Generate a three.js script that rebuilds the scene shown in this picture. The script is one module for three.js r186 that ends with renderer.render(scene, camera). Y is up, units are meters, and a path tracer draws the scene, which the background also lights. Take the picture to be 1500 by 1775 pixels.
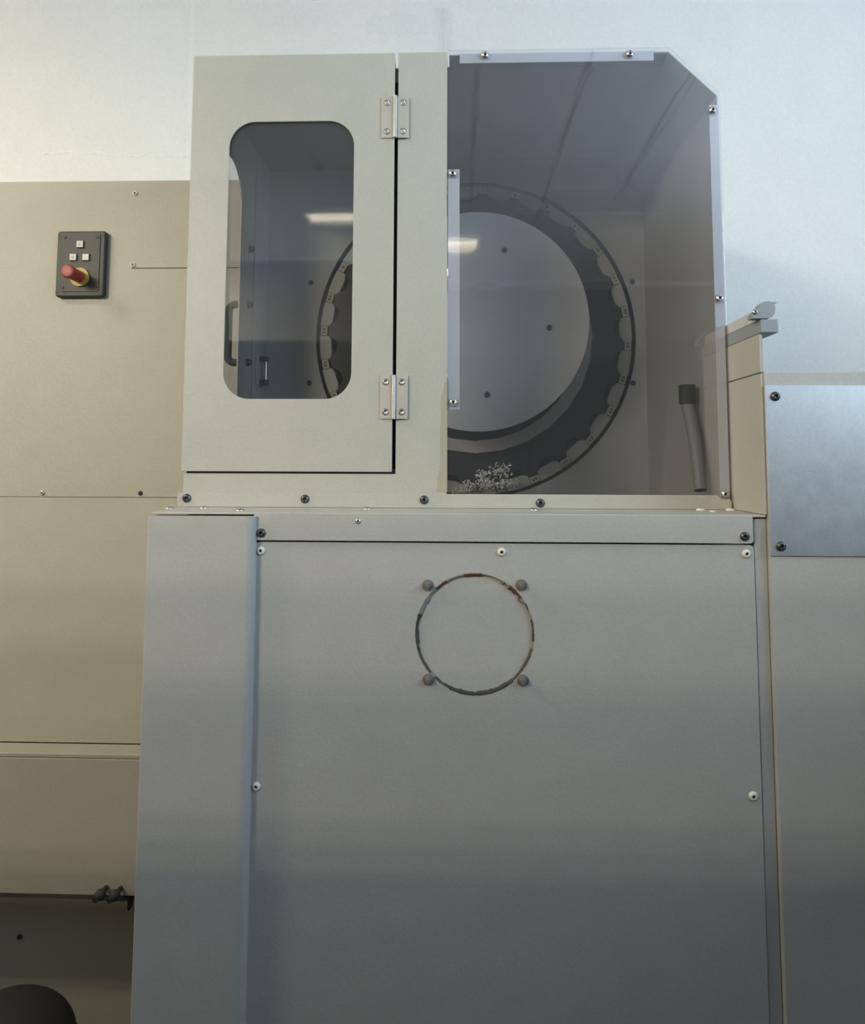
import * as THREE from 'three';
import { RoundedBoxGeometry } from 'three/addons/geometries/RoundedBoxGeometry.js';
import { mergeGeometries } from 'three/addons/utils/BufferGeometryUtils.js';
import { RectAreaLightUniformsLib } from 'three/addons/lights/RectAreaLightUniformsLib.js';

// ---------------------------------------------------------------- camera
const W = 1500, H = 1775, F = 1250, PX = 750, PY = 700;      // focal length and principal point in photo pixels
const EYE = new THREE.Vector3(0, 1.60, 1.25);
const scene = new THREE.Scene();
const camera = new THREE.PerspectiveCamera(2 * Math.atan(1075 / F) * 180 / Math.PI, 1500 / 2150, 0.05, 50);
camera.position.copy(EYE);
camera.rotation.set(0.0817, 0.0325, 0.0033, 'YXZ');
camera.setViewOffset(1500, 2150, 0, 375, W, H);
camera.updateMatrixWorld(true);
camera.updateProjectionMatrix();
scene.add(camera);

// ---------------------------------------------------------------- sky, exposure, daylight
const renderer = new THREE.WebGLRenderer();
renderer.toneMapping = THREE.LinearToneMapping;
renderer.toneMappingExposure = 0.97;
renderer.shadowMap.enabled = true;
RectAreaLightUniformsLib.init();
scene.background = new THREE.Color().setRGB(1.6, 2.0, 2.6);
const ROOM = { x0: -5.0, x1: 3.2, z0: -1.06, z1: 7.3, h: 3.8 };
const WIN = { z0: 0.95, z1: 3.6, y0: 1.6, y1: 3.1 };
const daylight = new THREE.RectAreaLight(new THREE.Color().setRGB(0.66, 0.84, 1.0), 19.5, WIN.z1 - WIN.z0 - 0.1, WIN.y1 - WIN.y0 - 0.1);
daylight.position.set(ROOM.x1 - 0.02, (WIN.y0 + WIN.y1) / 2, (WIN.z0 + WIN.z1) / 2);
daylight.lookAt(-5, (WIN.y0 + WIN.y1) / 2, (WIN.z0 + WIN.z1) / 2);
scene.add(daylight);
const LAMP_COLOR = new THREE.Color().setRGB(1.0, 0.885, 0.675);
const LAMP_POWER = 30;

// ---------------------------------------------------------------- pixel -> place
function ray(px, py) {
  return new THREE.Vector3((px - PX) / F, (PY - py) / F, -1).applyQuaternion(camera.quaternion);
}
function PZ(px, py, z) { const d = ray(px, py); return EYE.clone().addScaledVector(d, (z - EYE.z) / d.z); }
function PXp(px, py, x) { const d = ray(px, py); return EYE.clone().addScaledVector(d, (x - EYE.x) / d.x); }
function PYp(px, py, y) { const d = ray(px, py); return EYE.clone().addScaledVector(d, (y - EYE.y) / d.y); }

// ---------------------------------------------------------------- seeded noise and textures
let seed = 12345;
const rnd = () => { seed = (seed * 1664525 + 1013904223) >>> 0; return seed / 4294967296; };
function noiseGrid(n) { const g = new Float32Array(n * n); for (let i = 0; i < n * n; i++) g[i] = rnd(); return g; }
function tiled(g, n, u, v) {           // smooth tiling value noise
  const x = u * n, y = v * n, xi = Math.floor(x), yi = Math.floor(y), fx = x - xi, fy = y - yi;
  const s = (t) => t * t * (3 - 2 * t), a = (i, j) => g[((j % n + n) % n) * n + ((i % n + n) % n)];
  const p = s(fx), q = s(fy);
  return (a(xi, yi) * (1 - p) + a(xi + 1, yi) * p) * (1 - q) + (a(xi, yi + 1) * (1 - p) + a(xi + 1, yi + 1) * p) * q;
}
function texture(n, fn, srgb, metres = 1) {
  const d = new Uint8Array(n * n * 4);
  for (let j = 0; j < n; j++) for (let i = 0; i < n; i++) {
    const c = fn(i / n, j / n), o = (j * n + i) * 4;
    for (let k = 0; k < 3; k++) d[o + k] = Math.max(0, Math.min(255, Math.round(255 * (Array.isArray(c) ? c[k] : c))));
    d[o + 3] = 255;
  }
  const t = new THREE.DataTexture(d, n, n);
  t.wrapS = t.wrapT = THREE.RepeatWrapping; t.magFilter = THREE.LinearFilter; t.minFilter = THREE.LinearMipmapLinearFilter; t.generateMipmaps = true;
  if (srgb) t.colorSpace = THREE.SRGBColorSpace;
  t.repeat.set(1 / metres, 1 / metres);
  t.needsUpdate = true;
  return t;
}
const g200 = noiseGrid(200), g64 = noiseGrid(64), g16 = noiseGrid(16), g7 = noiseGrid(7);
const orangePeel = texture(512, (u, v) => 0.6 * tiled(g200, 200, u, v) + 0.4 * tiled(g64, 64, u, v), false, 0.5);
const paintTone = texture(512, (u, v) => {
  const k = 0.955 + 0.03 * tiled(g200, 200, u, v) + 0.012 * tiled(g16, 16, u, v) + 0.012 * tiled(g7, 7, u, v);
  return [k, k, k];
}, true, 0.5);
const brushed = texture(256, (u, v) => 0.45 + 0.25 * tiled(g200, 200, u, v * 0.05) + 0.15 * tiled(g64, 64, u, v * 0.1), false, 0.12);
const spangle = texture(512, (u, v) => { const a = tiled(g64, 64, u, v), b = tiled(g200, 200, u, v), c = tiled(g16, 16, u, v); const k = 0.90 + 0.02 * a + 0.04 * b + 0.02 * c; return [k, k, k]; }, true, 0.3);
const spangleRough = texture(512, (u, v) => 0.55 + 0.06 * tiled(g200, 200, u, v) + 0.05 * tiled(g16, 16, u, v), false, 0.3);

function mat(o) { return new THREE.MeshPhysicalMaterial(o); }
const lin = (r, g, b) => new THREE.Color().setRGB(r, g, b);
const paint = mat({ name: 'cream_grey_paint', color: lin(0.45, 0.445, 0.40), map: paintTone, roughness: 0.42, bumpMap: orangePeel, bumpScale: 0.00025 });
const basePaint = mat({ name: 'grey_paint', color: lin(0.455, 0.455, 0.44), map: paintTone, roughness: 0.40, bumpMap: orangePeel, bumpScale: 0.00025 });
const machinePaint = mat({ name: 'beige_paint', color: lin(0.42, 0.41, 0.345), map: paintTone, roughness: 0.45, bumpMap: orangePeel, bumpScale: 0.0003 });
const stripMetal = mat({ name: 'lilac_grey_metal', color: lin(0.55, 0.55, 0.575), metalness: 0.1, roughness: 0.5 });
const insidePaint = mat({ name: 'inside_paint', color: lin(0.43, 0.42, 0.40), map: paintTone, roughness: 0.6 });
const blackMetal = mat({ name: 'black_metal', color: lin(0.018, 0.021, 0.026), roughness: 0.55 });
const blackPlastic = mat({ name: 'black_plastic', color: lin(0.035, 0.04, 0.04), roughness: 0.5, bumpMap: orangePeel, bumpScale: 0.0003 });
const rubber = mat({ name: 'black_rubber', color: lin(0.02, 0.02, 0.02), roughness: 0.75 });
const steel = mat({ name: 'steel', color: lin(0.62, 0.61, 0.58), metalness: 1, roughness: 0.28 });
const brushedSteel = mat({ name: 'brushed_steel', color: lin(0.50, 0.49, 0.46), metalness: 0.75, roughness: 0.85, roughnessMap: brushed });
const zinc = mat({ name: 'zinc_plated', color: lin(0.34, 0.33, 0.30), metalness: 0.6, roughness: 0.38 });
const darkBolt = mat({ name: 'dark_bolt', color: lin(0.10, 0.105, 0.11), metalness: 0.8, roughness: 0.35 });
const whiteBolt = mat({ name: 'painted_bolt', color: lin(0.72, 0.71, 0.66), roughness: 0.35 });
const socket = mat({ name: 'bolt_socket', color: lin(0.012, 0.012, 0.012), roughness: 0.7 });
const galvanised = mat({ name: 'galvanised_sheet', color: lin(0.68, 0.70, 0.72), map: spangle, metalness: 0.85, roughness: 0.75, roughnessMap: spangleRough });
const sheetWave = texture(256, (u, v) => 0.7 * tiled(g7, 7, u, v) + 0.3 * tiled(g16, 16, u, v), false, 0.9);
const doorPaneMat = mat({ name: 'smoked_door_pane', color: lin(0.77, 0.785, 0.81), transmission: 0.985, thickness: 0, ior: 1.7, roughness: 0.03, bumpMap: sheetWave, bumpScale: 0.0006, side: THREE.DoubleSide });
const paneMat = mat({ name: 'smoked_polycarbonate', color: lin(0.93, 0.94, 0.965), transmission: 0.985, thickness: 0, ior: 1.7, roughness: 0.03, bumpMap: sheetWave, bumpScale: 0.0006, side: THREE.DoubleSide });

// ---------------------------------------------------------------- geometry helpers
function boxUV(g) {                    // uv in metres, laid on by the way a face points
  const p = g.attributes.position, n = g.attributes.normal, uv = new Float32Array(p.count * 2);
  for (let i = 0; i < p.count; i++) {
    const ax = Math.abs(n.getX(i)), ay = Math.abs(n.getY(i)), az = Math.abs(n.getZ(i));
    if (az >= ax && az >= ay) { uv[2 * i] = p.getX(i); uv[2 * i + 1] = p.getY(i); }
    else if (ax >= ay) { uv[2 * i] = p.getZ(i); uv[2 * i + 1] = p.getY(i); }
    else { uv[2 * i] = p.getX(i); uv[2 * i + 1] = p.getZ(i); }
  }
  g.setAttribute('uv', new THREE.BufferAttribute(uv, 2));
  return g;
}
function box(x0, x1, y0, y1, z0, z1, r = 0.0015) {
  const w = x1 - x0, h = y1 - y0, d = z1 - z0;
  const g = new RoundedBoxGeometry(w, h, d, 2, Math.min(r, w / 2.1, h / 2.1, d / 2.1));
  g.translate((x0 + x1) / 2, (y0 + y1) / 2, (z0 + z1) / 2);
  return boxUV(g);
}
function roundRect(target, x0, x1, y0, y1, r) {
  const rr = Array.isArray(r) ? r : [r, r, r, r];   // bl, br, tr, tl
  target.moveTo(x0 + rr[0], y0);
  target.lineTo(x1 - rr[1], y0); if (rr[1]) target.absarc(x1 - rr[1], y0 + rr[1], rr[1], -Math.PI / 2, 0, false);
  target.lineTo(x1, y1 - rr[2]); if (rr[2]) target.absarc(x1 - rr[2], y1 - rr[2], rr[2], 0, Math.PI / 2, false);
  target.lineTo(x0 + rr[3], y1); if (rr[3]) target.absarc(x0 + rr[3], y1 - rr[3], rr[3], Math.PI / 2, Math.PI, false);
  target.lineTo(x0, y0 + rr[0]); if (rr[0]) target.absarc(x0 + rr[0], y0 + rr[0], rr[0], Math.PI, 1.5 * Math.PI, false);
  return target;
}
function poly(pts) { const s = new THREE.Shape(); pts.forEach(([x, y], i) => (i ? s.lineTo(x, y) : s.moveTo(x, y))); s.closePath(); return s; }
function plate(shape, z0, z1, bevel = 0.0008, curve = 24) {      // a shape in x-y, thick from z0 to z1
  const g = new THREE.ExtrudeGeometry(shape, { depth: z1 - z0 - 2 * bevel, bevelEnabled: bevel > 0, bevelThickness: bevel, bevelSize: bevel, bevelOffset: -bevel, bevelSegments: 2, curveSegments: curve });
  g.translate(0, 0, z0 + bevel);
  return boxUV(g);
}
function upright(shape, y0, y1, bevel = 0) {                     // a shape in x-z (given as x, -z), standing from y0 to y1
  const g = new THREE.ExtrudeGeometry(shape, { depth: y1 - y0, bevelEnabled: false, curveSegments: 16 });
  g.rotateX(-Math.PI / 2); g.translate(0, y0, 0);
  return boxUV(g);
}
function cyl(r, len, seg = 24, axis = 'z', r2 = r) {
  const g = new THREE.CylinderGeometry(r2, r, len, seg);
  if (axis === 'z') g.rotateX(Math.PI / 2);
  if (axis === 'x') g.rotateZ(-Math.PI / 2);
  return g;
}
function at(g, x, y, z) { g.translate(x, y, z); return g; }
function merged(list) { return mergeGeometries(list.map((g) => (g.index ? g.toNonIndexed() : g)), false); }
const taken = new Map();
function numbered(name) { const n = taken.get(name) ?? 0; taken.set(name, n + 1); return n ? name + '_' + String(n).padStart(3, '0') : name; }
function mesh(name, geometry, material, parent = scene, label) {
  const m = new THREE.Mesh(geometry, material);
  m.name = parent === scene ? numbered(name) : name;
  m.castShadow = m.receiveShadow = true;
  if (label) m.userData.label = label;
  parent.add(m);
  return m;
}
function thing(name, label, category, pos = [0, 0, 0], group) {
  const o = new THREE.Group(); o.name = numbered(name); o.position.set(...pos);
  o.userData = { label, category }; if (group) o.userData.group = group;
  scene.add(o); return o;
}
function part(name, parent, label) { const o = new THREE.Group(); o.name = name; if (label) o.userData.label = label; parent.add(o); return o; }
function struct(name, geometry, material) { const m = mesh(name, geometry, material); m.userData.kind = 'structure'; return m; }

// bolts: one mesh each, head + dark socket (two materials)
const boltCache = new Map();
function boltGeometry(kind) {
  if (boltCache.has(kind)) return boltCache.get(kind);
  let head, hole;
  if (kind === 'button') {               // domed socket-head screw with a dark hexagonal recess, unit radius, along +z
    const pts = [[0.36, 0.30], [0.36, 0.62], [0.55, 0.58], [0.78, 0.44], [0.93, 0.25], [1, 0.06], [1, 0]].map(([x, y]) => new THREE.Vector2(x, y));
    head = new THREE.LatheGeometry(pts.reverse(), 24).rotateX(Math.PI / 2);
    hole = new THREE.CircleGeometry(0.37, 6).translate(0, 0, 0.31);
  } else if (kind === 'countersunk') {
    const pts = [[0.34, -0.2], [0.34, 0.10], [0.9, 0.10], [1, 0.02], [1, 0]].map(([x, y]) => new THREE.Vector2(x, y));
    head = new THREE.LatheGeometry(pts.reverse(), 24).rotateX(Math.PI / 2);
    hole = new THREE.CircleGeometry(0.36, 6).translate(0, 0, -0.15);
    hole = mergeGeometries([hole.toNonIndexed(), new THREE.RingGeometry(1, 1.12, 24).translate(0, 0, 0.015).toNonIndexed()]);
  } else {                               // cap: flat low dome seen from the side
    const pts = [[0, 0.5], [0.5, 0.46], [0.85, 0.3], [1, 0.1], [1, 0]].map(([x, y]) => new THREE.Vector2(x, y));
    head = new THREE.LatheGeometry(pts.reverse(), 24).rotateX(Math.PI / 2);
    hole = new THREE.CircleGeometry(0.3, 6).translate(0, 0, 0.505);
  }
  for (const g of [head, hole]) if (!g.attributes.uv) boxUV(g);
  const g = mergeGeometries([head.index ? head.toNonIndexed() : head, hole.index ? hole.toNonIndexed() : hole], true);
  boltCache.set(kind, g);
  return g;
}
function bolt(parent, p, r, material, kind = 'button', name = 'bolt', turn) {
  const m = mesh(name, boltGeometry(kind), [material, socket], parent);
  m.position.copy(p); m.scale.setScalar(r);
  if (turn) m.rotation.set(...turn); else m.rotation.z = (p.x * 37) % 1;
  return m;
}

// ---------------------------------------------------------------- the room
struct('floor', box(ROOM.x0 - 0.1, ROOM.x1 + 0.1, -0.1, 0, ROOM.z0 - 0.1, ROOM.z1 + 0.1, 0.001), mat({ name: 'dark_floor', color: lin(0.05, 0.048, 0.044), roughness: 0.6, bumpMap: orangePeel, bumpScale: 0.0005 }));
const stainX = PZ(768, 40, ROOM.z0).x, crackL = PZ(70, 265, ROOM.z0), crackR = PZ(330, 272, ROOM.z0), jointX = PZ(327, 200, ROOM.z0).x, stainTop = PZ(760, 15, ROOM.z0).y;
const WX0 = -2.6, WS = 5.2;             // the back wall's colour map covers a 5.2 m square
const wallMap = texture(2048, (u, v) => {
  const x = WX0 + u * WS, y = v * WS;
  let k = 0.955 + 0.02 * tiled(g200, 200, u * 4, v * 4) + 0.012 * tiled(g64, 64, u, v) + 0.012 * tiled(g16, 16, u, v);
  let warm = 0;
  // old drip running down the plaster, with its own ragged outline
  const w = 0.022 + 0.03 * tiled(g64, 64, y * 0.7, 0.3), dx = x - stainX - 0.02 * (tiled(g16, 16, y * 0.8, 0.7) - 0.5);
  if (y < stainTop && Math.abs(dx) < w) { const q = (1 - Math.abs(dx) / w) * (0.5 + 0.8 * tiled(g200, 200, x * 1.5, y * 0.2)); k -= 0.05 * q; warm += 0.008 * q; }
  const bl = Math.hypot((x - stainX + 0.16) / 0.14, (y - stainTop + 0.06) / 0.07) + 0.7 * tiled(g64, 64, u * 3, v * 3);
  if (bl < 1) k -= 0.012;
  // filled crack on the left and the straight plaster joint next to the machine
  const cy = crackL.y + 0.012 * (tiled(g64, 64, x * 0.6, 0.2) - 0.5) + (crackR.y - crackL.y) * (x - crackL.x) / (crackR.x - crackL.x);
  if (x > crackL.x && x < crackR.x && Math.abs(y - cy) < 0.004) k += y > cy ? 0.04 * tiled(g200, 200, x * 2, 0.5) : -0.05 * tiled(g64, 64, x, 0.5);
  if (Math.abs(x - jointX) < 0.006 && y > crackL.y - 0.1) k += 0.012;
  return [k, k - warm * 0.6, k - warm];
}, true, WS);
const wallPaint = mat({ name: 'white_wall_paint', color: lin(0.82, 0.815, 0.79), roughness: 0.8, map: wallMap, bumpMap: orangePeel, bumpScale: 0.0006 });
const plainWall = mat({ name: 'plain_wall_paint', color: lin(0.32, 0.32, 0.31), roughness: 0.85, map: paintTone });
{
  const g = box(ROOM.x0 - 0.1, ROOM.x1 + 0.1, 0, ROOM.h, ROOM.z0 - 0.1, ROOM.z0, 0.001);
  const p = g.attributes.position, uv = g.attributes.uv;
  for (let i = 0; i < p.count; i++) uv.setXY(i, p.getX(i) - WX0, p.getY(i));
  struct('wall_back', g, wallPaint);
}
struct('wall_left', box(ROOM.x0 - 0.1, ROOM.x0, 0, ROOM.h, ROOM.z0, ROOM.z1, 0.001), plainWall);
struct('wall_front', box(ROOM.x0 - 0.1, ROOM.x1 + 0.1, 0, ROOM.h, ROOM.z1, ROOM.z1 + 0.1, 0.001), mat({ name: 'dark_wall_paint', color: lin(0.15, 0.15, 0.155), roughness: 0.85, map: paintTone }));
{
  const s = roundRect(new THREE.Shape(), -ROOM.z1, -ROOM.z0, 0, ROOM.h, 0);      // drawn in (-z, y), then turned
  s.holes.push(roundRect(new THREE.Path(), -WIN.z1, -WIN.z0, WIN.y0, WIN.y1, 0));
  const g = new THREE.ExtrudeGeometry(s, { depth: 0.12, bevelEnabled: false });
  g.rotateY(Math.PI / 2); g.translate(ROOM.x1, 0, 0);
  struct('wall_right', boxUV(g), plainWall);
  const win = new THREE.Group(); win.name = 'window_1'; win.userData.kind = 'structure'; scene.add(win);
  const fm = mat({ name: 'window_frame_paint', color: lin(0.7, 0.7, 0.7), roughness: 0.5 });
  const fr = [];
  const f = 0.045, xa = ROOM.x1 + 0.04, xb = ROOM.x1 + 0.09, zm = (WIN.z0 + WIN.z1) / 2;
  fr.push(box(xa, xb, WIN.y0, WIN.y0 + f, WIN.z0, WIN.z1), box(xa, xb, WIN.y1 - f, WIN.y1, WIN.z0, WIN.z1));
  for (const z of [WIN.z0, zm - f / 2, WIN.z1 - f]) fr.push(box(xa, xb, WIN.y0, WIN.y1, z, z + f));
  mesh('window_frame', merged(fr), fm, win);
  const glass = mat({ name: 'window_glass', color: lin(1, 1, 1), transmission: 1, thickness: 0, roughness: 0.0 });
  mesh('pane', box(xa + 0.022, xa + 0.026, WIN.y0 + f, WIN.y1 - f, WIN.z0 + f, zm - f / 2, 0.0005), glass, win);
  mesh('pane', box(xa + 0.022, xa + 0.026, WIN.y0 + f, WIN.y1 - f, zm + f / 2, WIN.z1 - f, 0.0005), glass, win);
}
// suspended ceiling: slab, T-bars, loose tiles
const tileMat = mat({ name: 'ceiling_tile', color: lin(0.72, 0.73, 0.75), roughness: 0.9, map: paintTone });
const ceiling = struct('ceiling', box(ROOM.x0 - 0.1, ROOM.x1 + 0.1, ROOM.h + 0.06, ROOM.h + 0.16, ROOM.z0 - 0.1, ROOM.z1 + 0.1, 0.001), plainWall);
const lampSpots = [
  { x0: -1.48, x1: 0.24, z0: 5.22, z1: 5.62, p: 0.14, label: 'long warm fluorescent ceiling light over the aisle facing the machine' },
  { x0: -4.0, x1: -2.4, z0: 0.6, z1: 0.96, p: 4.2, label: 'long warm fluorescent ceiling light beside the beige machine cabinet' },
  ...[4.2, 5.0, 5.8, 6.6].map((z, k) => ({ x0: -4.9, x1: -3.3, z0: z, z1: z + 0.36, p: 12.3, label: 'unseen warm strip light added as key light ' + ['beside the second ceiling bay', 'in the middle of the wall row', 'before the far end of the wall row', 'at the far end of the wall row'][k] })),  // added row of unseen lamps, kept out of the pane reflections, as main light
];
{
  const bars = [], T = 0.61, barMat = mat({ name: 'ceiling_grid_bar', color: lin(0.75, 0.76, 0.78), roughness: 0.5 });
  const xs = [], zs = [];
  for (let x = ROOM.x0 + 0.26; x < ROOM.x1; x += T) xs.push(x);
  for (let z = ROOM.z0 + 0.31; z < ROOM.z1; z += T) zs.push(z);
  for (const x of xs) bars.push(box(x - 0.012, x + 0.012, ROOM.h - 0.003, ROOM.h + 0.03, ROOM.z0, ROOM.z1, 0.001));
  for (const z of zs) bars.push(box(ROOM.x0, ROOM.x1, ROOM.h - 0.003, ROOM.h + 0.03, z - 0.012, z + 0.012, 0.001));
  mesh('grid_bar', merged(bars), barMat, ceiling);
  const ex = [ROOM.x0, ...xs, ROOM.x1], ez = [ROOM.z0, ...zs, ROOM.z1];
  for (let i = 0; i + 1 < ex.length; i++) for (let j = 0; j + 1 < ez.length; j++) {
    mesh('ceiling_tile', box(ex[i] + 0.002, ex[i + 1] - 0.002, ROOM.h + 0.004, ROOM.h + 0.02, ez[j] + 0.002, ez[j + 1] - 0.002, 0.002), tileMat, ceiling);
  }
}
// fluorescent fittings
lampSpots.forEach((l, i) => {
  const y = ROOM.h - 0.005, o = thing('ceiling_light', l.label, 'light', [(l.x0 + l.x1) / 2, y, (l.z0 + l.z1) / 2], 'fluorescent ceiling lights');
  const w = l.x1 - l.x0, d = l.z1 - l.z0, housing = mat({ name: 'lamp_housing', color: lin(0.7, 0.7, 0.66), roughness: 0.4 });
  const hs = [box(-w / 2, w / 2, -0.01, 0, -d / 2, d / 2)];
  for (const s of [-1, 1]) { hs.push(box(-w / 2, w / 2, -0.06, -0.01, s > 0 ? d / 2 - 0.012 : -d / 2, s > 0 ? d / 2 : -d / 2 + 0.012)); hs.push(box(s > 0 ? w / 2 - 0.012 : -w / 2, s > 0 ? w / 2 : -w / 2 + 0.012, -0.06, -0.01, -d / 2, d / 2)); }
  mesh('housing', merged(hs), housing, o);
  const glow = mat({ name: 'lamp_tube', color: lin(0.9, 0.85, 0.7), emissive: LAMP_COLOR, emissiveIntensity: 3, roughness: 0.4 });
  for (const dz of [-0.1, 0, 0.1]) {
    mesh('tube', at(cyl(0.014, w - 0.06, 16, 'x'), 0, -0.032, dz), glow, o);
    const r = new THREE.RectAreaLight(LAMP_COLOR, LAMP_POWER * l.p, w - 0.08, 0.04);
    r.position.set((l.x0 + l.x1) / 2, y - 0.05, (l.z0 + l.z1) / 2 + dz);
    r.rotation.x = -Math.PI / 2;
    scene.add(r);
  }
});

// the machine across the aisle, behind the camera, that keeps low light off the base cabinet
{
  const o = thing('opposite_machine', 'long dark grey machine standing across the aisle', 'machine', [-0.6, 0, 1.75]);
  const dm = mat({ name: 'dark_machine_paint', color: lin(0.06, 0.063, 0.066), roughness: 0.6 });
  [2.08, 2.08, 2.08, 2.08, 2.08, 2.08].forEach((h, i) => {
    const x = -3.2 + i * 1.035;
    mesh('body', box(x, x + 1.03, 0, h, 0, 0.9, 0.01), dm, o);
    mesh('door_panel', box(x + 0.03, x + 1.0, 0.12, h - 0.08, -0.006, -0.0005, 0.003), dm, o);
  });
  const q = thing('added_light_blocker', 'unseen dark grey box added to block low light from the daylight window', 'light_blocker', [2.5, 0, 1.0]);  // unseen box, added to hold the low daylight off the lower fronts
  mesh('body', box(-0.45, 0.45, 0, 2.1, -0.75, 0.72, 0.01), dm, q);
  for (const z of [-0.73, -0.005]) mesh('door', box(-0.456, -0.4505, 0.08, 2.04, z, z + 0.715, 0.003), dm, q);
}

// ---------------------------------------------------------------- base cabinet
const ZE = -0.137;                                   // front plane of the enclosure sheet
const topY = PZ(870, 890.5, 0.004).y;
const colL = PZ(241, 1330, 0.02).x, colR = PZ(431, 1330, 0.02).x;
const panL = PZ(433, 1330, 0).x, panR = PZ(1321, 1360, 0).x, panT = PZ(870, 942, 0).y;
const postR = PZ(1337, 1330, -0.02).x;
const SIDE = 0.5268;                                 // left face of the right-hand cabinet
const baseBack = -0.68;
const base = thing('base_cabinet', 'large grey sheet metal base cabinet with a round blanked hole in its front panel', 'cabinet');
{
  // body set back behind the skins
  mesh('body', box(colL + 0.02, SIDE - 0.004, 0.0, topY - 0.012, baseBack, -0.022, 0.004), basePaint, base);
  // left column, rounded on its right front edge
  const s = new THREE.Shape(), zf = 0.02, r = 0.014;
  s.moveTo(colL, 0.021); s.lineTo(colL, -zf + 0.002); s.lineTo(colL + 0.002, -zf); s.lineTo(colR - r, -zf);
  s.absarc(colR - r, -zf + r, r, -Math.PI / 2, 0, false); s.lineTo(colR, 0.021); s.closePath();
  mesh('column', upright(s, 0.005, topY - 0.0065), basePaint, base);
  // narrow post on the right, set back
  mesh('post', box(panR + 0.0015, SIDE - 0.0003, 0.005, topY - 0.0065, -0.0215, -0.004, 0.0015), basePaint, base);
  // top plate with its turned-down front strip
  const tp = [box(colL, SIDE - 0.003, topY - 0.004, topY, -0.68, 0.003, 0.0015)];
  mesh('top_plate', merged(tp), paint, base);
  const stripB = PZ(870, 939.5, 0.005).y, sL = PZ(440, 915, 0.005).x, sR = PZ(1306, 915, 0.005).x;
  const ss = roundRect(new THREE.Shape(), sL, sR, stripB, topY - 0.0005, [0.006, 0.006, 0.001, 0.001]);
  const strip = part('front_strip', base);
  mesh('strip', plate(ss, 0.0022, 0.0055), basePaint, strip);
  bolt(strip, PZ(453, 924, 0.0055), 0.0078, darkBolt);
  bolt(strip, PZ(1291.5, 930, 0.0055), 0.0078, darkBolt);
  bolt(strip, PZ(621, 903.5, 0.0055), 0.0048, steel);
  // bolts standing on the top plate
  for (const [x, y] of [[294, 881.5], [353, 881], [416, 885], [637, 882.5], [925, 884], [1215, 884.5], [1236, 887], [1262, 884]]) {
    const p = PYp(x, y, topY); p.y = topY;
    if (p.z > -0.02) p.z = -0.02; if (p.z < -0.119) p.z = -0.119;
    bolt(base, p, x === 1236 ? 0.006 : 0.0085, x > 1200 ? whiteBolt : steel, 'cap', 'bolt', [-Math.PI / 2, 0, 0]);
  }
  // access panel with a round hole
  const access = part('access_panel', base);
  const ps = roundRect(new THREE.Shape(), panL, panR, 0.09, panT, [0.002, 0.002, 0.008, 0.008]);
  const hc = PZ(823, 1098, 0), hr = (PZ(925, 1098, 0).x - PZ(721, 1098, 0).x) / 2;
  const hole = new THREE.Path(); hole.absarc(hc.x, hc.y, hr, 0, Math.PI * 2, true); ps.holes.push(hole);
  mesh('panel', plate(ps, -0.004, 0, 0.001, 64), basePaint, access);
  mesh('backing_plate', box(hc.x - 0.115, hc.x + 0.115, hc.y - 0.115, hc.y + 0.115, -0.0075, -0.0042, 0.001), basePaint, access);
  for (const [x, y] of [[452.5, 954.5], [870, 957], [1294, 960], [444.5, 1363], [1306, 1380]]) bolt(access, PZ(x, y, 0), 0.0076, whiteBolt);
  // torn bead of sealant round the hole, rusty in places
  const N = 220, pos = [], col = [], idx = [];
  const tone = (a) => {                       // a: degrees, 0 = right, counter-clockwise
    const n = tiled(g64, 64, a / 360, 0.4);
    if ((a > 82 && a < 101) || (a > 36 && a < 50) || (a > 118 && a < 132 && n > 0.4)) return [0.13, 0.065, 0.04];
    if (a > 240 && a < 318 && n > 0.25) return [0.05, 0.045, 0.038];
    if (a > 150 && a < 200 && n > 0.55) return [0.04, 0.04, 0.04];
    if (a > 60 && a < 165) return [0.24, 0.235, 0.22];
    return n > 0.55 ? [0.30, 0.27, 0.22] : [0.07, 0.06, 0.05];
  };
  for (let i = 0; i <= N; i++) {
    const a = (i % N) / N * Math.PI * 2, deg = a * 180 / Math.PI, n1 = tiled(g64, 64, deg / 360, 0.1), n2 = tiled(g200, 200, deg / 360, 0.6);
    let inn = 0.0012 + 0.0022 * n1, out = 0.0006 + 0.0012 * n2;
    if (deg > 100 && deg < 190) inn += 0.003 * n1 + 0.0015;
    if (deg > 30 && deg < 62) inn += 0.006 * n2;
    if (deg > 82 && deg < 101) inn += 0.003;
    if (deg > 245 && deg < 310) { inn += 0.002 * n2; out += 0.0015; }
    const c = tone(deg);
    for (const [rr, zz] of [[hr - inn, -0.0038], [hr - inn * 0.7, -0.0008], [hr, 0.0009], [hr + out, 0.0002]]) { pos.push(hc.x + Math.cos(a) * rr, hc.y + Math.sin(a) * rr, zz); col.push(...c); }
    if (i < N) for (let k = 0; k < 3; k++) { const q = i * 4 + k; idx.push(q, q + 1, q + 4, q + 1, q + 5, q + 4); }
  }
  const bead = new THREE.BufferGeometry();
  bead.setAttribute('position', new THREE.Float32BufferAttribute(pos, 3)); bead.setAttribute('color', new THREE.Float32BufferAttribute(col, 3));
  bead.setIndex(idx.flatMap((v, i) => (i % 3 === 0 ? [idx[i], idx[i + 2], idx[i + 1]] : []))); bead.computeVertexNormals(); boxUV(bead);
  mesh('sealant_bead', bead, mat({ name: 'torn_sealant', vertexColors: true, roughness: 0.7, side: THREE.DoubleSide }), access, 'torn grey sealant bead with rust patches');
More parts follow.
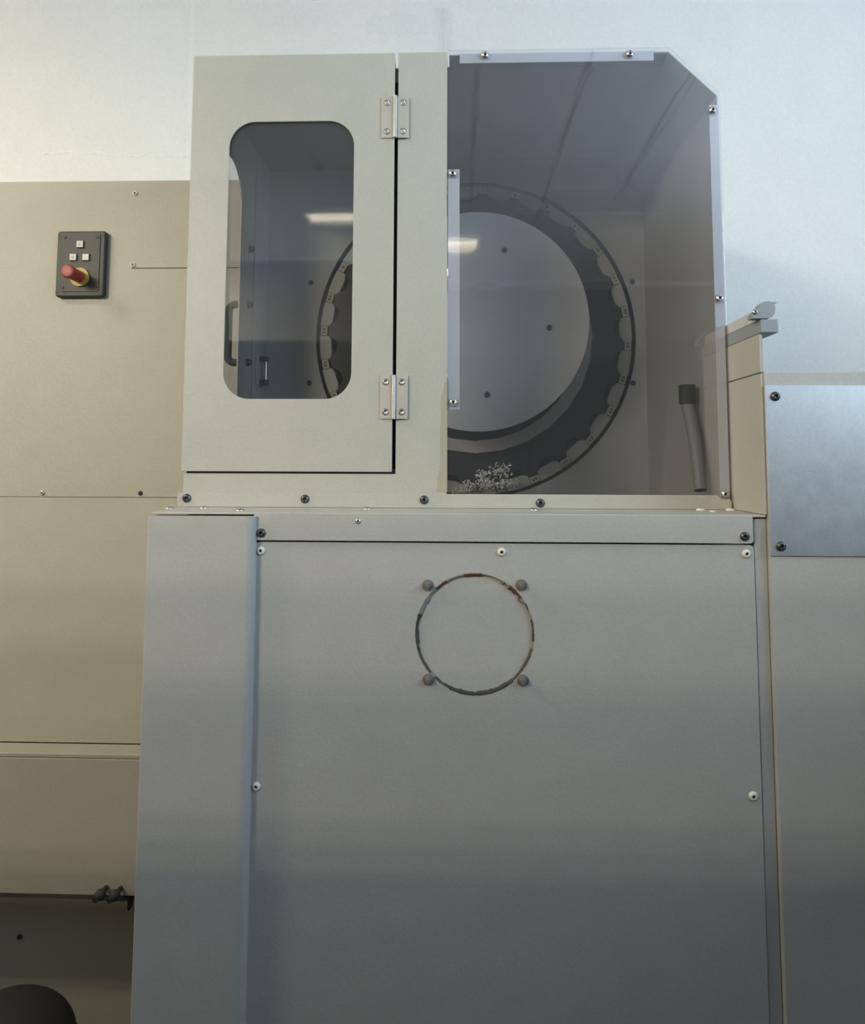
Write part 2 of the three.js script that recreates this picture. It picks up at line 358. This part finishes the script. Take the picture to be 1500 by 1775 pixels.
  for (const [x, y] of [[742, 1014.5], [904, 1014], [743, 1178], [907, 1179.5]]) {
    const p = PZ(x, y, 0), w = merged([at(cyl(0.0098, 0.0016, 24), 0, 0, 0.0008), at(cyl(0.0068, 0.006, 6), 0, 0, 0.0045), at(cyl(0.0035, 0.006, 12), 0, 0, 0.009)]);
    const m = mesh('hex_nut', w, zinc, access); m.position.copy(p); m.rotation.z = x * 0.7;
  }
}

// ---------------------------------------------------------------- enclosure
const encL = PZ(324.5, 457, ZE + 0.004).x, encR = PZ(1263, 680, ZE).x, encT = PZ(600, 92.5, ZE).y, encB = topY + 0.0005;
const ZB = -0.705;                                   // inside face of the enclosure's back sheet
const C = new THREE.Vector2(0.052, 1.943);           // axis of the tool magazine
const chamA = PZ(1160, 82, ZE), chamB = PZ(1247, 160, ZE);
const HOLE_R = 0.437;
const fX0 = PZ(688, 500, ZE).x, fX1 = PZ(775, 470, ZE).x, doorB = PZ(500, 817.5, ZE).y, frameLow = PZ(500, 821, ZE).y;
const enc = thing('tool_magazine_enclosure', 'grey enclosure with a hinged windowed door and a smoked pane with one cut corner', 'enclosure');
{
  // L-shaped front sheet: a stile between door and pane, a strip under the door
  const sheetB = encB + 0.0;
  const ls = poly([[encL + 0.004, sheetB], [fX1, sheetB], [fX1, encT], [fX0, encT], [fX0, frameLow], [encL + 0.004, frameLow]]);
  mesh('front_sheet', merged([plate(ls, ZE - 0.003, ZE, 0.0008), box(fX0, fX0 + 0.003, frameLow, encT - 0.001, ZE - 0.05, ZE - 0.002), box(fX0, fX1, encT - 0.004, encT - 0.001, ZE - 0.05, ZE - 0.002)]), paint, enc);
  // walls, roof and back
  const cut = (chamB.x - encR), roof = [];
  roof.push(box(encL + 0.0035, chamA.x, encT - 0.006, encT - 0.002, ZB - 0.003, ZE - 0.05));
  roof.push(box(fX1 + 0.004, chamA.x, encT - 0.005, encT - 0.002, ZE - 0.051, ZE - 0.006));
  const sl = poly([[chamA.x, encT - 0.005], [encR - 0.004, chamB.y - 0.004], [encR - 0.004, chamB.y - 0.001], [chamA.x, encT - 0.002]]);
  roof.push(plate(sl, ZB - 0.003, ZE - 0.006, 0.0005));
  mesh('roof', merged(roof), insidePaint, enc);
  mesh('side_wall', box(encR - 0.004, encR - 0.001, encB + 0.003, chamB.y - 0.002, ZB - 0.003, ZE - 0.006), insidePaint, enc);
  const jambZ = PXp(439, 560, encL + 0.006).z;
  mesh('side_wall', box(encL + 0.004, encL + 0.007, encB + 0.003, encT - 0.004, ZB - 0.003, jambZ - 0.002), insidePaint, enc);
  const bs = poly([[encL + 0.005, encB - 0.03], [encR - 0.002, encB - 0.03], [encR - 0.002, chamB.y], [chamA.x, encT - 0.003], [encL + 0.005, encT - 0.003]]);
  const bh = new THREE.Path(); bh.absarc(C.x, C.y, HOLE_R, 0, Math.PI * 2, true); bs.holes.push(bh);
  const back = part('back_sheet', enc);
  mesh('sheet', plate(bs, ZB - 0.003, ZB, 0.0005, 96), insidePaint, back);
  for (const [x, y] of [[539, 490], [536, 664], [1096, 489], [1098, 664]]) bolt(back, PZ(x, y, ZB), 0.0075, darkBolt);
  // right-hand frame strip behind the pane, and the other fixing strips
  const rs = PZ(1236, 400, ZE - 0.003).x, ft = PZ(1235, 180, ZE).y;
  mesh('frame_strip', box(rs, encR - 0.001, encB + 0.002, ft, ZE - 0.006, ZE - 0.004), stripMetal, enc);
  const tl = PZ(797, 84, ZE), tr = PZ(1135, 103, ZE);
  mesh('frame_strip', box(tl.x, tr.x, tr.y, encT - 0.002, ZE - 0.006, ZE - 0.004), stripMetal, enc);
  const l0 = PZ(775, 292, ZE), l1 = PZ(797, 710, ZE);
  mesh('frame_strip', box(fX1 + 0.001, l1.x, l1.y, l0.y, ZE - 0.006, ZE - 0.004), stripMetal, enc);
  // smoked pane with the cut corner
  const paneR = Math.min(PZ(1260, 600, ZE).x + 0.002, encR + 0.0006);
  const psh = poly([[fX1 + 0.001, encB + 0.022], [paneR, encB + 0.022], [paneR, chamB.y], [chamA.x, PZ(1160, 82, ZE).y], [fX1 + 0.001, PZ(776, 87, ZE).y]]);
  mesh('pane', plate(psh, ZE - 0.0035, ZE + 0.0005, 0.0006), paneMat, enc, 'smoked clear pane with a cut corner');
  for (const [x, y] of [[841, 95.5], [1092, 93.5], [1235.5, 191], [1247.5, 517], [1257.5, 856.5], [785, 301], [786, 697.5]]) bolt(enc, PZ(x, y, ZE + 0.0005), 0.0078, steel, 'button');
  // flange along the foot, stepped at its right end, with recessed bolts
  const fl = part('foot_flange', enc);
  const zf = ZE + 0.0012, fT = PZ(700, 856, zf).y, fL = PZ(308, 866, zf).x, fR = Math.min(PZ(1268, 872, zf).x, SIDE - 0.006), fS = PZ(1247, 862, zf).x, fT2 = PZ(1258, 866, zf).y;
  const fs = new THREE.Shape();
  fs.moveTo(fL, encB); fs.lineTo(fR, encB); fs.lineTo(fR, fT2 - 0.004); fs.lineTo(fR - 0.004, fT2); fs.lineTo(fS + 0.004, fT2); fs.lineTo(fS + 0.001, fT2 + 0.003); fs.lineTo(fS, fT - 0.003); fs.lineTo(fS - 0.003, fT); fs.lineTo(fL + 0.003, fT); fs.lineTo(fL, fT - 0.003); fs.closePath();
  mesh('flange', plate(fs, zf, zf + 0.003, 0.0007), paint, fl);
  for (const [x, y] of [[324, 863.5], [529, 865], [735.5, 866.5], [937, 872]]) bolt(fl, PZ(x, y, zf + 0.003), 0.0085, darkBolt);
  // black strips behind the door gaps, standing in for the shade there
  mesh('gap_shade_strip', merged([box(encL + 0.008, fX0 - 0.001, doorB - 0.012, doorB + 0.006, ZE - 0.016, ZE - 0.004, 0.002), box(fX0 - 0.014, fX0 - 0.0006, doorB - 0.012, encT - 0.05, ZE - 0.034, ZE - 0.022, 0.002)]), rubber, enc, 'black strip standing in for the shade in the door gaps');
  // old glue left along the edge of the stile
  const gl = [[775.5, 660], [771, 664], [768, 684], [765, 686], [766, 720], [764, 760], [764.5, 790], [763, 815], [760, 830], [759, 846], [757, 851], [775.5, 853]].map(([x, y]) => { const p = PZ(x, y, ZE); return [p.x, p.y]; });
  mesh('glue_residue', plate(poly(gl), ZE - 0.0005, ZE + 0.0009, 0.0004), mat({ name: 'old_glue', color: lin(0.36, 0.34, 0.26), roughness: 0.65 }), enc, 'ragged strip of dried beige glue');

  // door
  const door = part('door', enc, 'hinged door with a rounded window');
  const dz = ZE + 0.003, dR = PZ(682, 500, dz).x, dT = PZ(500, 94.5, dz).y;
  const w0 = PZ(400, 450, dz), w1 = PZ(611.5, 450, dz), wT = PZ(505, 210.5, dz).y, wB = PZ(500, 691.5, dz).y, wL = PZ(391.5, 450, dz).x + 0.001;
  const ds = roundRect(new THREE.Shape(), encL, dR, doorB, dT, 0.002);
  ds.holes.push(roundRect(new THREE.Path(), wL, w1.x, wB, wT, 0.052));
  const sideZ = PXp(439, 560, encL + 0.004).z;
  mesh('front_panel', merged([plate(ds, dz - 0.003, dz, 0.0009, 20), box(encL + 0.003, dR - 0.002, dT - 0.0035, dT - 0.001, dz - 0.045, dz - 0.002), box(dR - 0.004, dR - 0.001, doorB + 0.001, dT - 0.001, dz - 0.02, dz - 0.002)]), paint, door);
  // the door wraps round the left side; a rounded opening is cut in that side too
  const zo = PXp(417, 450, encL + 0.003).z, yo = PXp(394, 300, encL + 0.003);
  const sds = roundRect(new THREE.Shape(), -(dz - 0.0035), -sideZ, doorB, dT - 0.0012, 0.001);
  sds.holes.push(roundRect(new THREE.Path(), -(dz - 0.06), -zo, doorB + 0.06, PXp(418, 330, encL + 0.003).y + 0.05, 0.08));
  const sg = new THREE.ExtrudeGeometry(sds, { depth: 0.003, bevelEnabled: false, curveSegments: 16 });
  sg.rotateY(Math.PI / 2); sg.translate(encL, 0, 0); boxUV(sg);
  mesh('side_panel', sg, paint, door);
  const doorPane = mesh('pane', plate(roundRect(new THREE.Shape(), -(w1.x - wL) / 2 - 0.015, (w1.x - wL) / 2 + 0.015, -(wT - wB) / 2 - 0.015, (wT - wB) / 2 + 0.015, 0.055), -0.004, 0, 0.0005), doorPaneMat, door, 'smoked clear window pane');
  doorPane.position.set((wL + w1.x) / 2, (wT + wB) / 2, dz - 0.011); doorPane.rotation.x = 0.022;
  // D-handle outside the wrapped side, its screws showing inside
  const hp = PXp(428, 528, encL), hq = PXp(425, 628, encL), hx = encL - 0.045;
  const curve = new THREE.CatmullRomCurve3([new THREE.Vector3(encL - 0.001, hp.y, hp.z), new THREE.Vector3(hx + 0.012, hp.y, hp.z), new THREE.Vector3(hx, hp.y - 0.012, hp.z), new THREE.Vector3(hx, (hp.y + hq.y) / 2, hp.z), new THREE.Vector3(hx, hq.y + 0.012, hp.z), new THREE.Vector3(hx + 0.012, hq.y, hp.z), new THREE.Vector3(encL - 0.001, hq.y, hp.z)], false, 'catmullrom', 0.2);
  mesh('handle', new THREE.TubeGeometry(curve, 60, 0.0095, 12), blackPlastic, door, 'black plastic D-handle');
  for (const y of [hp.y, hq.y, PXp(427, 428, encL).y]) { const b = bolt(door, new THREE.Vector3(encL + 0.0035, y, hp.z), 0.0095, darkBolt, 'button', 'bolt', [0, Math.PI / 2, 0]); b.scale.z = 0.02; }
  // hinges
  for (const [yT, yB] of [[168, 239.5], [650.5, 726.5]]) {
    const zh = dz + 0.0002, p0 = PZ(662, yT, zh), p1 = PZ(709, yB, zh), pm = PZ((yT < 400 ? 685.5 : 682.5), (yT + yB) / 2, zh).x, off = yT < 400 ? 0 : -0.0025;
    const h = [box(p0.x + off, pm - 0.0045, p1.y, p0.y, zh, zh + 0.0022, 0.0006), box(pm + 0.0045, p1.x + off, p1.y, p0.y, zh, zh + 0.0022, 0.0006), at(cyl(0.0042, p0.y - p1.y, 16, 'y'), pm, (p0.y + p1.y) / 2, zh + 0.0034), box(pm - 0.006, pm - 0.002, p1.y + 0.002, (p0.y * 0.7 + p1.y * 0.3), zh, zh + 0.002, 0.0006), box(pm + 0.002, pm + 0.006, p1.y + 0.022, p0.y - 0.002, zh, zh + 0.002, 0.0006)];
    mesh('hinge', merged(h.map(boxUV)), brushedSteel, door, 'brushed steel butt hinge');
    for (const x of [(p0.x + off + pm - 0.0045) / 2, (p1.x + off + pm + 0.0045) / 2]) for (const y of [p0.y - 0.0135, p1.y + 0.0135]) bolt(door, new THREE.Vector3(x, y, zh + 0.0023), 0.0058, steel, 'countersunk');
  }
  // catch on the inner jamb
  const kz = PXp(449, 640, encL + 0.008), ky0 = PXp(452, 670, encL + 0.008).y, ky1 = PXp(452, 619, encL + 0.008).y;
  const latch = part('catch', enc, 'small chrome catch on the inner wall');
  mesh('catch_plate', box(encL + 0.0072, encL + 0.012, ky0, ky1, kz.z - 0.03, kz.z + 0.03), insidePaint, latch);
  mesh('catch_bar', at(cyl(0.005, (ky1 - ky0) * 0.8, 12, 'y'), encL + 0.026, (ky0 + ky1) / 2, kz.z), steel, latch);
  for (const y of [ky0 + 0.008, ky1 - 0.008]) mesh('catch_block', box(encL + 0.012, encL + 0.032, y - 0.007, y + 0.007, kz.z - 0.012, kz.z + 0.012), darkBolt, latch);
  // conduit on the inside of the right wall
  const c0 = PXp(1192, 700, encR - 0.03), c1 = PXp(1215, 850, encR - 0.03);
  mesh('conduit', new THREE.TubeGeometry(new THREE.CatmullRomCurve3([new THREE.Vector3(encR - 0.03, c0.y, c0.z), new THREE.Vector3(encR - 0.028, (c0.y + c1.y) / 2, (c0.z + c1.z) / 2 + 0.005), new THREE.Vector3(encR - 0.03, Math.max(c1.y, encB + 0.02), c1.z)]), 20, 0.013, 14), mat({ name: 'conduit_grey', color: lin(0.22, 0.22, 0.22), roughness: 0.45 }), enc, 'grey conduit on the inner wall');
  mesh('conduit_fitting', at(cyl(0.017, 0.04, 16, 'y'), encR - 0.03, c0.y + 0.02, c0.z), blackPlastic, enc);
}

// ---------------------------------------------------------------- tool magazine seen through the panes
const mag = thing('tool_magazine', 'round tool magazine with a grey hub disc and a ring of numbered tool pockets', 'tool magazine');
{
  const ring = (r0, r1, z0, z1, seg, bevel = 0.0008) => { const s = new THREE.Shape(); s.absarc(0, 0, r1, 0, Math.PI * 2, false); const h = new THREE.Path(); h.absarc(0, 0, r0, 0, Math.PI * 2, true); s.holes.push(h); return at(plate(s, z0, z1, bevel, seg), C.x, C.y, 0); };
  // dark tub behind the hole
  mesh('tub', merged([ring(HOLE_R + 0.004, HOLE_R + 0.012, ZB - 0.16, ZB - 0.006, 96, 0), at(cyl(HOLE_R + 0.012, 0.004, 96), C.x, C.y, ZB - 0.162).toNonIndexed()].map((g) => { boxUV(g); return g; })), blackMetal, mag);
  const N = 28, step = Math.PI * 2 / N;
  const pocketMat = mat({ name: 'ivory_plastic', color: lin(0.50, 0.48, 0.42), roughness: 0.5 });
  const r0 = 0.396, r1 = 0.430;
  const ps = new THREE.Shape(); const a0 = step * 0.36, nA = 8;
  for (let i = 0; i <= nA; i++) { const a = -a0 + 2 * a0 * i / nA; ps[i ? 'lineTo' : 'moveTo'](Math.cos(a) * r1, Math.sin(a) * r1); }
  for (let i = 0; i <= nA; i++) { const a = a0 - 2 * a0 * i / nA, k = Math.min(1, Math.min(i, nA - i) / 1.5); ps.lineTo(Math.cos(a) * (r0 + 0.008 * (1 - k)), Math.sin(a) * (r0 + 0.008 * (1 - k))); }
  ps.closePath();
  const pg = plate(ps, ZB - 0.04, ZB - 0.012, 0.003);
  const tg = boxUV(new RoundedBoxGeometry(0.03, 0.014, 0.004, 1, 0.001));
  for (let i = 0; i < N; i++) {
    const a = i * step + 0.06;
    const p = mesh('tool_pocket', pg, pocketMat, mag); p.position.set(C.x, C.y, 0); p.rotation.z = a;
    const n = ((19 + Math.round((a - (-1.37)) / step)) % N + N) % N + 1;
    const cv = document.createElement('canvas'); cv.width = 64; cv.height = 64;
    const cx = cv.getContext('2d'); cx.fillStyle = '#b9b5a6'; cx.fillRect(0, 0, 64, 64); cx.fillStyle = '#22221f'; cx.font = 'bold 40px sans-serif'; cx.textAlign = 'center'; cx.textBaseline = 'middle'; cx.fillText(String(n), 32, 34);
    const t = new THREE.CanvasTexture(cv); t.colorSpace = THREE.SRGBColorSpace;
    const q = new THREE.PlaneGeometry(0.026, 0.018); q.rotateZ(Math.PI / 2);
    const tag = mesh('number_tag', q, mat({ name: 'number_tag', map: t, roughness: 0.6 }), mag);
    const ta = a + step / 2; tag.position.set(C.x + Math.cos(ta) * 0.418, C.y + Math.sin(ta) * 0.418, ZB - 0.010); tag.rotation.z = ta;
  }
  // black carrier wheel with a scalloped edge
  const cs = new THREE.Shape(), M = 560;
  for (let i = 0; i < M; i++) { const a = i / M * Math.PI * 2, c = Math.cos((a - 0.06) * N + Math.PI), k = Math.tanh(2.2 * c) / Math.tanh(2.2), r = 0.391 + 0.011 * k; cs[i ? 'lineTo' : 'moveTo'](Math.cos(a) * r, Math.sin(a) * r); }
  cs.closePath(); const ch = new THREE.Path(); ch.absarc(0, 0, 0.21, 0, Math.PI * 2, true); cs.holes.push(ch);
  mesh('carrier_wheel', at(plate(cs, ZB - 0.011, ZB + 0.004, 0.001, 48), C.x, C.y, 0), blackMetal, mag);
  mesh('hub_flange', ring(0.284, 0.317, ZB + 0.0045, ZB + 0.014, 14), mat({ name: 'hub_flange_paint', color: lin(0.42, 0.42, 0.44), roughness: 0.5 }), mag);
  const zd = -0.47;
  mesh('hub', at(cyl(0.20, zd - ZB + 0.09, 64), C.x, C.y, (zd + ZB - 0.10) / 2), blackMetal, mag);
  const disc = mesh('hub_disc', boxUV(at(cyl(0.268, 0.012, 128), C.x, C.y, zd - 0.006)), insidePaint, mag, 'large plain grey hub disc');
  for (const [x, y] of [[875, 434], [952.5, 568], [845, 684]]) bolt(disc, PZ(x, y, zd), 0.0075, darkBolt, 'button', 'bolt');
}
// swarf lying in the bottom of the magazine
{
  const n = 520, sw = new THREE.InstancedMesh(new THREE.TetrahedronGeometry(0.0055, 1), mat({ name: 'swarf', color: lin(0.80, 0.79, 0.78), roughness: 0.6 }), n);
  const o = new THREE.Object3D();
  for (let i = 0; i < n; i++) {
    const c = [[812, 838, 16, 9], [838, 826, 16, 18], [852, 836, 26, 10], [868, 812, 22, 16], [885, 832, 20, 8], [800, 846, 18, 6]][Math.floor(rnd() * 6)];
    const p = PZ(c[0] + (rnd() + rnd() - 1) * c[2], Math.min(853, c[1] + (rnd() + rnd() - 1) * c[3] + 4), ZB + 0.008 + 0.012 * rnd());
    o.position.copy(p); o.rotation.set(rnd() * 6, rnd() * 6, rnd() * 6); const k = rnd() < 0.15 ? 1.3 : 0.65; o.scale.set(k * (0.3 + rnd()), k * (0.2 + 0.8 * rnd()), 0.25 + 0.4 * rnd()); o.updateMatrix(); sw.setMatrixAt(i, o.matrix);
  }
  sw.name = 'swarf'; sw.castShadow = sw.receiveShadow = true;
  sw.userData = { label: 'heap of pale metal chips at the bottom of the magazine', category: 'metal chips', kind: 'stuff' };
  scene.add(sw);
}

// ---------------------------------------------------------------- beige machine cabinet on the left
const ZM = -0.70;
const mc = thing('machine_cabinet', 'tall beige machine cabinet behind the enclosure with a narrow ledge across it', 'machine');
{
  const xl = -2.45, zb = ROOM.z0 + 0.02;
  const mT = PZ(160, 314, ZM).y, seam = PZ(150, 862, ZM).y, ledgeB = PZ(120, 1288, ZM).y;
  const ledgeF = PYp(120, 1306, ledgeB).z;
  const xr2 = colL + 0.24, low = PZ(115, 1551, ledgeF).y;
  const rx = encL + 0.002;
  mesh('body', merged([box(xl, rx - 0.005, ledgeB, mT - 0.003, zb, ZM - 0.004, 0.003), box(xl, colL - 0.008, 0, ledgeB - 0.002, zb, ledgeF - 0.151, 0.003)]), machinePaint, mc);
  const ix = PZ(229, 465, ZM).x, iy = PZ(275, 465, ZM).y;
  mesh('upper_panel', plate(poly([[xl, seam + 0.001], [rx - 0.004, seam + 0.001], [rx - 0.004, iy - 0.0016], [ix, iy - 0.0016], [ix, iy + 0.0016], [rx - 0.004, iy + 0.0016], [rx - 0.004, mT], [xl, mT]]), ZM - 0.004, ZM, 0.0006), machinePaint, mc);
  mesh('lower_panel', box(xl, rx - 0.004, ledgeB + 0.001, seam - 0.001, ZM - 0.004, ZM, 0.0008), machinePaint, mc);
  mesh('ledge', box(xl, colL - 0.008, ledgeB - 0.012, ledgeB, ZM + 0.001, ledgeF, 0.003), machinePaint, mc);
  mesh('apron_panel', box(xl, colL - 0.008, low, ledgeB - 0.0125, ledgeF - 0.006, ledgeF, 0.002), machinePaint, mc);
  mesh('kick_panel', box(xl, colL - 0.008, 0, low - 0.002, ledgeF - 0.15, ledgeF - 0.14, 0.002), machinePaint, mc);
  bolt(mc, PZ(235, 335.5, ZM), 0.0075, whiteBolt); bolt(mc, PZ(231, 459, ZM), 0.0075, whiteBolt);
  bolt(mc, PZ(73.5, 854.5, ZM), 0.0075, steel); bolt(mc, PZ(243.5, 855, ZM), 0.0065, darkBolt);
  // two clamp knobs on a small bracket at the foot of the apron
  const bz = ledgeF, b0 = PZ(162, 1553, bz), b1 = PZ(228, 1574, bz);
  mesh('bracket', merged([box(b0.x, Math.min(b1.x, colL - 0.009), b0.y - 0.004, b0.y, bz - 0.01, bz + 0.012), box(Math.min(b1.x, colL - 0.009) - 0.006, Math.min(b1.x, colL - 0.009), b1.y, b0.y, bz - 0.01, bz + 0.012)]), blackMetal, mc);
  for (const [x, y] of [[178, 1546], [203, 1547]]) {
    const p = PZ(x, y, bz + 0.02);
    const k = merged([at(new THREE.SphereGeometry(0.0135, 20, 14), 0, 0, 0.012), at(cyl(0.006, 0.03, 12), 0, 0, -0.004), at(cyl(0.008, 0.014, 12), -0.012, -0.012, 0.006)]);
    const m = mesh('clamp_knob', k, blackPlastic, mc, 'black round clamp knob'); m.position.copy(p);
  }
  mesh('plug', at(cyl(0.006, 0.005, 12), ...PZ(34, 1624, ledgeF - 0.138).toArray()), blackPlastic, mc);
}
// round dark bin on the floor at its foot
{
  const hgt = PZ(60, 1712, -0.42).y - 0.034, cx = PZ(5, 1775, -0.42).x, r = 0.15;
  const dome = []; for (let i = 0; i <= 14; i++) { const a = i / 14 * Math.PI / 2; dome.push([r * Math.sin(a), hgt - 0.11 * (1 - Math.cos(a))]); }
  const v2 = ([x, y]) => new THREE.Vector2(x, y);
  const lid = [...dome, [r + 0.004, hgt - 0.112], [r + 0.004, hgt - 0.13], [r - 0.004, hgt - 0.132]].map(v2), can = [[r - 0.004, hgt - 0.132], [r - 0.03, 0.004], [0, 0.002]].map(v2);
  const bin = thing('waste_bin', 'black round bin with a domed lid standing on the dark floor', 'bin', [cx, 0, -0.42]);
  mesh('lid', boxUV(new THREE.LatheGeometry(lid.reverse(), 64)), rubber, bin);
  mesh('can', boxUV(new THREE.LatheGeometry(can.reverse(), 64)), rubber, bin);
}
// ---------------------------------------------------------------- control box
{
  const zc = ZM + 0.017, a = PZ(99, 514.5, zc), b = PZ(183, 400, zc), x0 = PZ(97, 457, zc).x + 0.001, x1 = PZ(181.5, 457, zc).x;
  const o = thing('control_box', 'black push button box with three white keys and a red stop button', 'control box', [(x0 + x1) / 2, a.y, ZM]);
  const w = x1 - x0, h = b.y - a.y, L = (px, py, z) => { const p = PZ(px, py, z); return p.sub(o.position); };
  mesh('housing', plate(at2(roundRect(new THREE.Shape(), -w / 2, w / 2, 0, h, 0.008)), 0.0005, 0.017, 0.004), blackPlastic, o);
  mesh('cover_plate', plate(roundRect(new THREE.Shape(), -w / 2 + 0.014, w / 2 - 0.014, 0.014, h - 0.006, 0.005), 0.0172, 0.0188, 0.0006), blackPlastic, o);
  const keyMat = mat({ name: 'white_key', color: lin(0.60, 0.61, 0.57), roughness: 0.4 });
  for (const [x, y] of [[139, 423.5], [127, 446], [149, 446]]) {
    const p = L(x, y, zc + 0.004), k = part('key', o, 'small square white key');
    mesh('key_frame', plate(roundRect(new THREE.Shape(), p.x - 0.0105, p.x + 0.0105, p.y - 0.0105, p.y + 0.0105, 0.001), 0.0188, 0.0205, 0.0004), blackMetal, k);
    mesh('key_cap', box(p.x - 0.0092, p.x + 0.0092, p.y - 0.0092, p.y + 0.0092, 0.0205, 0.024, 0.0012), keyMat, k);
    if (x !== 149) mesh('key_mark', new THREE.RingGeometry(0.0022, 0.0036, 16).translate(p.x, p.y, 0.0244), mat({ name: 'key_print', color: lin(0.22, 0.23, 0.21), roughness: 0.6 }), k);
  }
  const e = L(138.5, 480.5, zc + 0.003), tip = L(120.5, 471, zc + 0.03);
  const stop = part('stop_button', o, 'red stop button on a yellow collar');
  mesh('collar', at(cyl(0.0262, 0.006, 36), e.x, e.y, 0.0218), mat({ name: 'yellow_collar', color: lin(0.52, 0.36, 0.08), roughness: 0.5 }), stop);
  const red = mat({ name: 'red_plastic', color: lin(0.34, 0.055, 0.045), roughness: 0.4 });
  const len = 0.052;
  mesh('stem', at(cyl(0.0165, len, 28), e.x, e.y, 0.0248 + len / 2), red, stop);
  const kp = [[0, 0.010], [0.014, 0.010], [0.0178, 0.0075], [0.0188, 0.003], [0.0178, 0], [0, 0]].map(([x, y]) => new THREE.Vector2(x, y));
  const kg = new THREE.LatheGeometry(kp.reverse(), 32); kg.rotateX(Math.PI / 2);
  mesh('knob', at(kg, e.x, e.y, 0.0248 + len), red, stop);
  for (const [sx, sy] of [[-1, 0.012], [1, 0.012], [-1, h - 0.014], [1, h - 0.014]]) mesh('screw', at(cyl(0.0032, 0.002, 12), sx * (w / 2 - 0.007), sy, 0.0165), blackMetal, o);
  for (const [sx, sy] of [[-1, 0.026], [1, 0.026], [-1, h - 0.018], [1, h - 0.018]]) mesh('screw', at(cyl(0.0042, 0.0022, 12), sx * (w / 2 - 0.022), sy, 0.0192), blackMetal, o);
}
function at2(s) { return s; }

// ---------------------------------------------------------------- right-hand cabinet with the bare metal plate
const rc = thing('side_cabinet', 'grey cabinet with a bare galvanised plate screwed to its front', 'cabinet');
{
  const zf = 0.006, x1 = 1.35, yT = PZ(1400, 643, zf).y;
  mesh('body', box(SIDE + 0.0003, x1, 0, yT, -0.9, zf - 0.001, 0.003), basePaint, rc);
  const zs = zf + 0.002, L = PZ(1332.5, 800, zs).x, B = PZ(1420, 964.5, zs).y, T = PZ(1400, 668, zs).y;
  const pl = part('metal_plate', rc, 'bare galvanised sheet metal plate');
  mesh('sheet', box(SIDE + 0.0006, x1 - 0.01, B, T, zf - 0.0005, zs, 0.0008), galvanised, pl);
  for (const [x, y] of [[1344.5, 687], [1354.5, 947]]) bolt(pl, PZ(x, y, zs), 0.0082, darkBolt);
}
// guard plate with the sliding rail on top
const gr = thing('guard_rail', 'thin grey guard plate topped by a grey sliding rail beside the smoked pane', 'rail');
{
  const z1 = 0.012, z0 = -0.62, yB = topY + 0.0005, yT = PZ(1328, 577, z1).y, xs = SIDE - 0.0045;
  const s1 = PXp(1290, 655.5, SIDE), seamY = PZ(1329, 645, z1).y;
  mesh('guard_plate', box(xs, SIDE - 0.0005, yB, seamY - 0.0012, z0, 0.0035, 0.0008), paint, gr);
  mesh('guard_plate', box(xs, SIDE - 0.0005, seamY + 0.0012, yT, z0, 0.0035, 0.0008), paint, gr);
  mesh('guard_backing', box(SIDE - 0.0004, SIDE + 0.0012, PZ(1400, 643, 0.006).y + 0.001, yT, z0, 0.003, 0.0004), paint, gr);
  const rT = PZ(1328, 553, z1).y, railMat = mat({ name: 'rail_paint', color: lin(0.26, 0.29, 0.31), roughness: 0.45 });
  mesh('rail', box(xs + 0.0003, xs + 0.03, yT + 0.0005, rT, z0, z1, 0.002), railMat, gr);
  const sT = PZ(1318, 533, z1).y;
  mesh('cover_strip', box(xs + 0.001, xs + 0.004, rT + 0.0005, sT, z0, z1 - 0.02, 0.0008), stripMetal, gr);
  // end stop with a wiper lip
  const e0 = PZ(1318, 545, z1), q = [[1304, 552], [1305, 545], [1314, 534], [1320, 526], [1325, 522.5], [1333, 521.5], [1339, 523], [1349, 523.5], [1344, 527], [1345, 535], [1344, 543], [1339, 549], [1333, 552]].map(([x, y]) => { const p = PZ(x, y, z1); return [p.x, Math.max(p.y, rT + 0.0006)]; });
  mesh('end_stop', plate(poly(q), z1 - 0.02, z1, 0.001), railMat, gr, 'grey end stop with a pointed wiper lip');
  bolt(gr, PZ(1309, 541, z1), 0.005, steel);
}

scene.traverse((o) => { if (o.isMesh) { o.castShadow = true; o.receiveShadow = true; } });
renderer.render(scene, camera);
